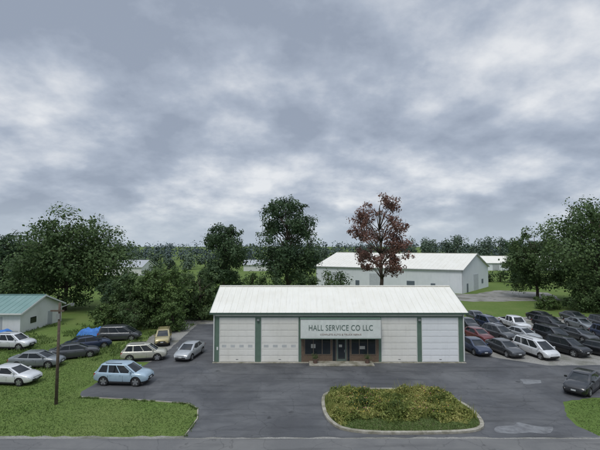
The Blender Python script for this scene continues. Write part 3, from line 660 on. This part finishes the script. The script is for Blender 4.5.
    for wx in sp['wx']:
        for s in(-1,1):
            r=sp['wr']; yo=s*(W-.015); yi=s*(W-.24)
            bmcyl(bm,wx,yo-s*.03,yi,r,r,r,2,28); bmcyl(bm,wx,yo,yo-s*.03,r,r*.93,r,2,28)
            bmcyl(bm,wx,yo+s*.004,yo-s*.05,r,r*.68,r*.68,6,20)
            for k in range(5):
                a_=2*math.pi*k/5+.3; d=Vector((math.cos(a_),0,math.sin(a_))); e_=Vector((-math.sin(a_),0,math.cos(a_)))
                c0=Vector((wx,yo+s*.012,r)); q=[c0+e_*.055,c0+d*r*.66+e_*.08,c0+d*r*.66-e_*.08,c0-e_*.055]
                q2=[p-Vector((0,s*.03,0)) for p in q]
                vs=[bm.verts.new(p) for p in q+q2]
                for f in[(0,1,2,3),(7,6,5,4),(0,4,5,1),(1,5,6,2),(2,6,7,3),(3,7,4,0)]:
                    qf=bm.faces.new([vs[i] for i in f]); qf.material_index=3
            bmcyl(bm,wx,yo+s*.018,yo-s*.02,r,.06,.06,3,10)
    me=bpy.data.meshes.new(kind)
    for m_ in [P_DEF]+CARM[1:]: me.materials.append(m_)
    bm.normal_update(); bmesh.ops.recalc_face_normals(bm,faces=bm.faces); bm.to_mesh(me); bm.free()
    for p in me.polygons: p.use_smooth=True
    me.set_sharp_from_angle(angle=R(36))
    return me
CM={k:car_mesh(k) for k in SPEC}
PAINTS={}
def car(kind,x,y,yaw,color,z=0.0,metal=.3,sc=1):
    nm={'sedan':'parked_car','suv':'parked_suv','minivan':'parked_minivan','pickup':'pickup_truck'}[kind]
    o=bpy.data.objects.new(nm,CM[kind]); link(o); o.location=(x,y,z); o.rotation_euler=(0,0,R(yaw)); o.scale=(sc,sc,sc)
    key=tuple(color)
    if key not in PAINTS: PAINTS[key]=paint('car_paint_%d'%len(PAINTS),color,metal)
    o.material_slots[0].link='OBJECT'; o.material_slots[0].material=PAINTS[key]
    return o
WHT=(.72,.73,.73);SIL=(.42,.44,.45);BLK=(.012,.013,.015);DG=(.07,.075,.08);NAVY=(.02,.035,.08);RED=(.14,.02,.02);LB=(.36,.48,.57);CRM=(.50,.49,.41);YEL=(.40,.34,.16);GR=(.2,.22,.23)
car('suv',-14.9,34.6,-4,LB,metal=.15)
car('sedan',-24.6,34.7,-6,WHT)
car('sedan',-25.4,39.3,4,GR)
car('sedan',-23.6,42.4,30,DG)
car('sedan',-23.9,45.8,38,NAVY)
car('suv',-32.5,46,-5,WHT)
car('minivan',-22.3,50.3,8,DG)
car('suv',-15.9,41.6,12,CRM,sc=.96)
car('suv',-16.4,48.6,-75,YEL,sc=.96)
car('sedan',-11.6,42.8,-98,SIL)
car('sedan',22.9,33.0,-140,BLK)
rr=random.Random(5)
car('sedan',19.2,44.6,-86,NAVY); car('sedan',22.1,43.9,-80,DG); car('minivan',25.1,43.2,-78,WHT); car('suv',28.9,44.0,-70,BLK); car('sedan',32.1,43.4,-60,BLK)
rowB=[(22.0,50.2,'sedan',RED),(24.8,50.4,'suv',DG),(27.8,50.5,'sedan',SIL),(31.0,50.2,'minivan',BLK),(34.6,50.1,'sedan',DG),(38.2,49.8,'suv',NAVY)]
rowC=[(23.6,57,'sedan',BLK),(26.6,57,'suv',NAVY),(30.2,57.4,'pickup',WHT),(35.0,57,'suv',BLK),(39.6,57,'sedan',GR),(43.0,56.6,'minivan',DG)]
rowD=[(27.5,63,'sedan',DG),(37.4,63,'sedan',BLK),(42.5,63,'sedan',DG)]
for row in(rowB,rowC,rowD):
    for x,y,k,c_ in row: car(k,x,y+rr.uniform(-.4,.4),-82+rr.uniform(-10,10),c_)
# ---------------------------------------------------------------- world
W=bpy.data.worlds.new('World'); S.world=W; W.use_nodes=True; nt=W.node_tree
bg=nt.nodes['Background']; bg.inputs['Strength'].default_value=.1
EL=R(58); AZ=R(200)
sk=N(nt,'ShaderNodeTexSky',sky_type='NISHITA'); sk.sun_disc=False; sk.sun_elevation=EL; sk.sun_rotation=AZ
tc=N(nt,'ShaderNodeTexCoord'); sx=N(nt,'ShaderNodeSeparateXYZ'); nt.links.new(tc.outputs['Generated'],sx.inputs[0])
def math_(op,a,b_=None):
    n=N(nt,'ShaderNodeMath',operation=op)
    for i,v in enumerate((a,b_)):
        if v is None: continue
        if isinstance(v,bpy.types.NodeSocket): nt.links.new(v,n.inputs[i])
        else: n.inputs[i].default_value=v
    return n.outputs[0]
zz=math_('ADD',math_('MAXIMUM',sx.outputs['Z'],0.0),.36)
cb_=N(nt,'ShaderNodeCombineXYZ'); nt.links.new(math_('DIVIDE',sx.outputs['X'],zz),cb_.inputs[0]); nt.links.new(math_('DIVIDE',sx.outputs['Y'],zz),cb_.inputs[1]); cb_.inputs[2].default_value=1.3
v=cb_.outputs[0]
# domain-warped billows
wn=N(nt,'ShaderNodeTexNoise'); wn.inputs['Scale'].default_value=3.2; wn.inputs['Detail'].default_value=4; nt.links.new(v,wn.inputs['Vector'])
wv=N(nt,'ShaderNodeVectorMath',operation='SCALE'); nt.links.new(wn.outputs['Color'],wv.inputs[0]); wv.inputs['Scale'].default_value=.30
va=N(nt,'ShaderNodeVectorMath',operation='ADD'); nt.links.new(v,va.inputs[0]); nt.links.new(wv.outputs[0],va.inputs[1])
vo=N(nt,'ShaderNodeTexVoronoi',feature='SMOOTH_F1'); vo.inputs['Scale'].default_value=4.6; vo.inputs['Smoothness'].default_value=.6; nt.links.new(va.outputs[0],vo.inputs['Vector'])
bil=math_('SUBTRACT',1.0,vo.outputs['Distance'])
n1=noise(nt,2.5,8,.55,.05,v); n2=noise(nt,9,5,.6,.1,v); n3=noise(nt,.9,2,.5,0,v)
s_=math_('ADD',math_('ADD',math_('MULTIPLY',n1,.62),math_('MULTIPLY',n2,.12)),math_('ADD',math_('MULTIPLY',n3,.30),math_('MULTIPLY',math_('SUBTRACT',bil,.62),.15)))
cl=ramp(nt,s_,[(.42,(3.2,3.7,4.6)),(.50,(4.2,4.75,5.7)),(.565,(5.7,6.15,6.9)),(.65,(8.1,8.3,8.6))])
hz=ramp(nt,sx.outputs['Z'],[(.0,(.8,.8,.8)),(.10,(0,0,0))])
cl=mix(nt,hz,cl,(4.9,5.7,6.6))
zen=math_('ADD',math_('MULTIPLY',math_('MAXIMUM',math_('SUBTRACT',sx.outputs['Z'],.54),0.0),3.0),1.0)
vm=N(nt,'ShaderNodeVectorMath',operation='SCALE'); nt.links.new(cl,vm.inputs[0]); nt.links.new(zen,vm.inputs['Scale'])
fin_=mix(nt,.93,sk.outputs['Color'],vm.outputs[0])
nt.links.new(fin_,bg.inputs['Color'])
sd=bpy.data.lights.new('sun','SUN'); sd.energy=1.5; sd.angle=R(18); sd.color=(1,.97,.92)
so=bpy.data.objects.new('sun',sd); link(so)
dirv=Vector((math.sin(AZ)*math.cos(EL),math.cos(AZ)*math.cos(EL),math.sin(EL)))
so.rotation_euler=dirv.to_track_quat('Z','Y').to_euler(); so.location=(0,0,60)
# ---------------------------------------------------------------- camera
cd=bpy.data.cameras.new('camera'); cd.lens=24; cd.sensor_width=36; cd.clip_end=9000; cd.clip_start=.1
co=bpy.data.objects.new('camera',cd); link(co); co.location=(0,0,11.6); co.rotation_euler=(R(93.0),0,0); S.camera=co
